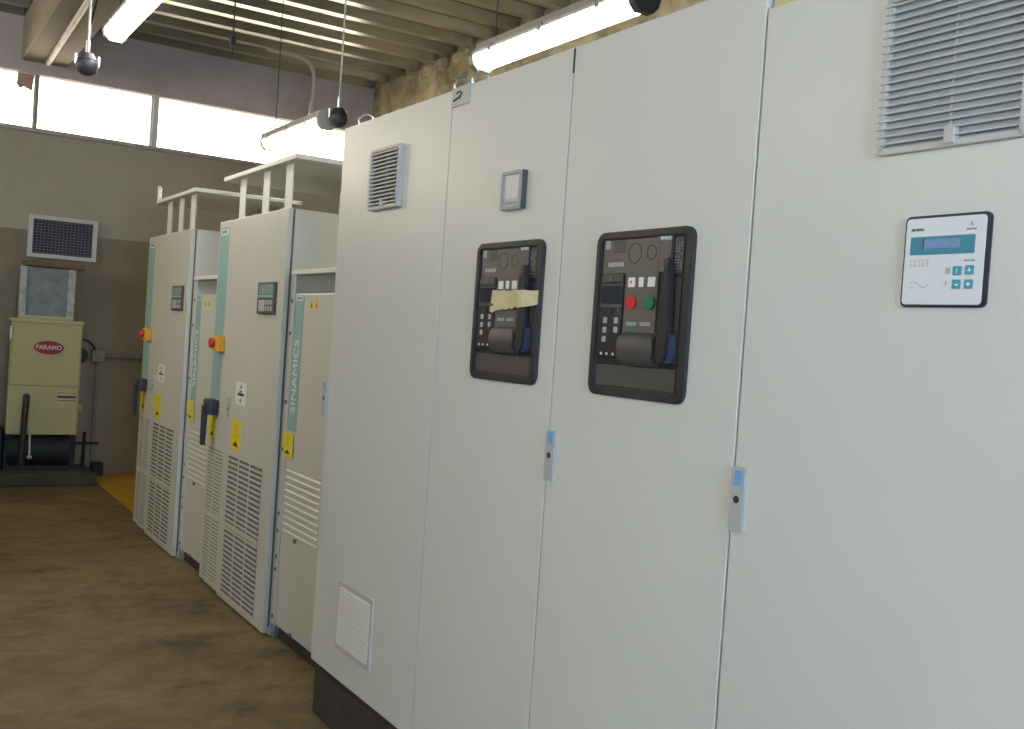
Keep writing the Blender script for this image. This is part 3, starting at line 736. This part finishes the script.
# gooseneck conduit
pts = [(2.90, 9.0, 3.915), (3.09, 9.0, 3.912), (3.21, 9.0, 3.905), (3.30, 9.0, 3.865), (3.34, 9.0, 3.80), (3.355, 9.0, 3.72), (3.358, 9.0, 3.61), (3.352, 9.0, 3.50)]
gn = put('gooseneck_conduit', G().tube(smooth_pts(pts), .019), 'pale_pipe', None, True, org=(3.0, 9.0, 3.92))
tag(gn, 'pale curved conduit bending down from the ceiling before the window', 'pipe')
put('end_fitting', G().cyl((3.352, 9.0, 3.51), (3.345, 9.0, 3.41), .028, n=12), 'pale_pipe', gn)
hb = thing('hanging_junction_box', (2.07, 7.2, 3.43), 'small dark box hung on a wire from the ceiling deck', 'junction box')
put('box', G().box(2.05, 2.09, 7.18, 7.22, 3.385, 3.455, .006, 1), 'wire', hb)
put('wire', G().cyl((2.07, 7.2, 3.45), (2.07, 7.2, 3.95), .006, n=6).cyl((2.07, 7.2, 3.39), (2.07, 7.2, 3.30), .004, n=6), 'wire', hb)
# batten and cable under the beam
bt = thing('conduit_batten', (1.2, 8.2, 3.545), 'pale slanting batten fixed under the concrete beam', 'conduit')
put('bar', G().cyl((1.19, 9.55, 3.54), (1.13, 6.35, 3.54), .022, n=8), 'pale_pipe', bt)
put('cross_bar', G().box(1.02, 1.33, 6.30, 6.36, 3.52, 3.56, .004, 1), 'pale_pipe', bt)
cb = put('black_cable', G().tube(smooth_pts([(1.15, 6.35, 3.54), (1.08, 6.3, 3.40), (1.0, 6.1, 3.22), (.93, 5.85, 3.0), (.895, 5.70, 2.86), (.889, 5.66, 2.80)]), .006, 6), 'wire', None, True, org=(1.15, 6.35, 3.54))
tag(cb, 'thin black cable drooping from the beam to the left round pendant', 'cable')
cl2 = put('cloth_scrap', G().prism([(.985, 3.46), (.975, 3.36), (1.005, 3.325), (1.03, 3.345), (1.10, 3.32), (1.112, 3.46)], 'Y', YB+.012, YB+.018), 'pink', None, org=(1.04, YB+.015, 3.38))
tag(cl2, 'pale pinkish scrap hanging in the top corner of the left window', 'cloth')

# ------------------------------------------------------------------ back corner
# dark concrete slab
sl_ = put('concrete_plinth', G().box(-.2, 1.69, 9.08, 9.69, 0, .10, .01, 1), 'slab', None, org=(.8, 9.4, 0))
tag(sl_, 'low dark concrete plinth on the floor under the cream unit', 'plinth')
# wall louvre
YW = 9.696
vt = thing('wall_vent', (1.40, YW, 2.08), 'dark meshed vent in a white frame high on the back wall', 'vent')
g = G(); X1, X2, Z1, Z2 = 1.127, 1.685, 1.902, 2.268
put('frame', g.box(X1, X2, YW-.035, YW, Z2-.035, Z2).box(X1, X2, YW-.035, YW, Z1, Z1+.035).box(X1, X1+.038, YW-.035, YW, Z1+.0345, Z2-.0345).box(X2-.038, X2, YW-.035, YW, Z1+.0345, Z2-.0345), 'offwhite', vt)
put('backing', G().box(X1+.02, X2-.02, YW-.006, YW, Z1+.02, Z2-.02), 'slat_dark', vt)
s0 = put('slat', G().prism([(YW-.030, 1.945), (YW-.030, 1.949), (YW-.010, 1.953), (YW-.010, 1.949)], 'X', X1+.036, X2-.036), 'mesh_purple', vt, org=(1.4, YW, 1.95))
row(s0, [(0, 0, .0245*i) for i in range(1, 12)])
v0 = put('upright', G().box(X1+.07, X1+.074, YW-.031, YW-.008, Z1+.03, Z2-.03), 'mesh_purple', vt, org=(X1+.07, YW, 2.08))
row(v0, [(.03*i, 0, 0) for i in range(1, 15)])
wd = put('wood_lintel', G().box(1.10, 1.56, 9.40, 9.695, 1.815, 1.86, .004, 1), 'wood', None, org=(1.3, 9.6, 1.83))
tag(wd, 'rough wooden strip on the wall between the vent and the sheet duct', 'board')
# sheet duct
dt = thing('sheet_metal_duct', (1.27, 9.5, 1.36), 'dented galvanised duct box standing on the cream unit', 'duct')
put('casing', G().box(1.050, 1.475, 9.335, 9.42, 1.372, 1.805, .006, 1), 'galv', dt)
put('rear_duct', G().box(1.12, 1.46, 9.42, 9.69, 1.372, 1.79), 'galv', dt)
put('front_panel', G().box(1.115, 1.40, 9.328, 9.336, 1.40, 1.80), 'galv', dt)
put('side_flange', G().box(1.045, 1.10, 9.318, 9.335, 1.372, 1.805, .003, 1), 'duct_edge', dt)
put('side_flange', G().box(1.415, 1.475, 9.318, 9.335, 1.372, 1.805, .003, 1), 'duct_edge', dt)
put('bottom_flange', G().box(1.045, 1.475, 9.316, 9.335, 1.372, 1.40, .003, 1), 'cream_edge', dt)
# cream unit
cu = thing('cooling_unit', (1.27, 9.5, .1), 'cream metal cooling unit with a red oval badge', 'machine')
ux0, ux1, uy = .995, 1.553, 9.30
put('cabinet_body', G().box(ux0+.012, ux1, uy+.012, 9.42, .40, 1.352, .006, 1), 'cream', cu)
put('upper_panel', G().box(ux0+.02, ux1-.012, uy, uy+.013, .815, 1.325, .004, 1), 'cream', cu)
put('lower_panel', G().box(ux0+.005, ux1-.012, uy, uy+.013, .405, .805, .004, 1), 'cream', cu)
put('top_lip', G().box(ux0-.004, ux1+.006, uy-.006, 9.44, 1.345, 1.37, .003, 1), 'cream_edge', cu)
put('hinge', G().box(ux0-.004, ux0+.014, uy-.005, uy+.01, 1.19, 1.30, .002, 1), 'white', cu)
g = G(); prof = [(1.292+.117*math.cos(2*math.pi*k/28), 1.138+.056*math.sin(2*math.pi*k/28)) for k in range(28)]
ov = put('oval_badge', g.prism(prof, 'Y', uy-.006, uy+.001), 'oval_red', cu, label='red oval badge with pale lettering')
text('lettering', 'PARAMO', .050, (1.292, uy-.0075, 1.138), ov, 'offwhite', face='Y', sx=1.0, bold=.0012)
lb = put('label', G().box(1.375, 1.53, uy-.002, uy+.001, .665, .775), 'cream_edge', cu)
put('print', G().box(1.38, 1.525, uy-.004, uy-.001, .717, .735), 'ink', lb)
put('print', G().box(1.38, 1.53, uy-.004, uy-.001, .690, .699).box(1.38, 1.53, uy-.004, uy-.001, .757, .763), 'wood', lb)
put('print', G().box(1.38, 1.42, uy-.004, uy-.001, .640, .655).box(1.43, 1.455, uy-.004, uy-.001, .640, .655).box(1.47, 1.50, uy-.004, uy-.001, .640, .655), 'lock', lb)
put('motor', G().cyl((1.02, 9.45, .26), (1.50, 9.45, .26), .155, n=24), 'dark_metal', cu, True)
put('base_frame', G().box(1.0, 1.55, 9.32, 9.66, .10, .14).box(1.0, 1.05, 9.34, 9.64, .14, .40).box(1.50, 1.55, 9.34, 9.64, .14, .40).box(1.0, 1.55, 9.62, 9.66, .14, .40), 'dark_metal', cu)
put('dark_filler', G().box(.80, 1.0, 9.36, 9.62, .10, .46, .02, 1), 'dark_metal', cu)  # added block, kept dark like the area under the unit
put('dark_rear_fill', G().box(1.06, 1.52, 9.42, 9.69, .12, 1.30, .01, 1), 'dark_metal', cu)  # added dark block filling the gap behind the body
put('side_port', G().box(1.553, 1.60, 9.40, 9.48, .60, .66, .004, 1), 'cream', cu)
hs = put('black_hose', G().tube([(1.135, 9.235, .725), (1.135, 9.228, .70), (1.13, 9.225, .6), (1.125, 9.225, .40), (1.12, 9.23, .16)], .026, 14).ball((1.135, 9.235, .725), .027), 'black', cu, True, label='thick black hose down the front')
put('lever', G().cyl((1.172, 9.22, .46), (1.180, 9.22, .235), .010, n=10).ball((1.180, 9.22, .225), .02), 'pale_pipe', cu, True, label='pale lever')
# conduits and junction box on the wall
jb = thing('wall_junction_box', (1.745, 9.69, 1.07), 'grey junction box on the back wall with conduits to the right and down', 'junction box')
put('box', G().box(1.69, 1.80, 9.60, 9.696, 1.02, 1.125, .006, 1), 'conduit', jb)
put('conduit', G().cyl((1.79, 9.66, 1.075), (4.2, 9.66, 1.075), .015, n=10), 'conduit', jb)
put('conduit', G().cyl((1.745, 9.65, 1.03), (1.745, 9.65, .02), .014, n=10), 'conduit', jb)
put('loop', G().tube(smooth_pts([(1.56, 9.6, 1.20), (1.63, 9.6, 1.21), (1.70, 9.62, 1.16), (1.715, 9.65, 1.10)]), .010, 8), 'wire', jb, True)
put('flange', G().cyl((1.60, 9.67, 1.07), (1.60, 9.695, 1.07), .07, n=20), 'wire', jb)
vp = thing('floor_pipework', (1.70, 9.6, 0), 'dark pipes and valve at the foot of the wall by the cream unit', 'pipe')
put('riser', G().cyl((1.66, 9.58, 0), (1.66, 9.58, .40), .014, n=10), 'dark_metal', vp)
put('branch', G().cyl((1.55, 9.58, .30), (1.78, 9.58, .30), .012, n=10), 'dark_metal', vp)
put('valve', G().box(1.73, 1.83, 9.54, 9.64, 0, .13, .01, 1), 'dark_metal', vp)
# yellow cover plate
yp = put('floor_plate', G().box(1.72, 3.0, 7.36, 9.68, 0, .012), 'yellow_plate', None, org=(2.3, 8.5, 0))
tag(yp, 'yellow painted floor cover behind the far drive cabinet', 'floor plate')
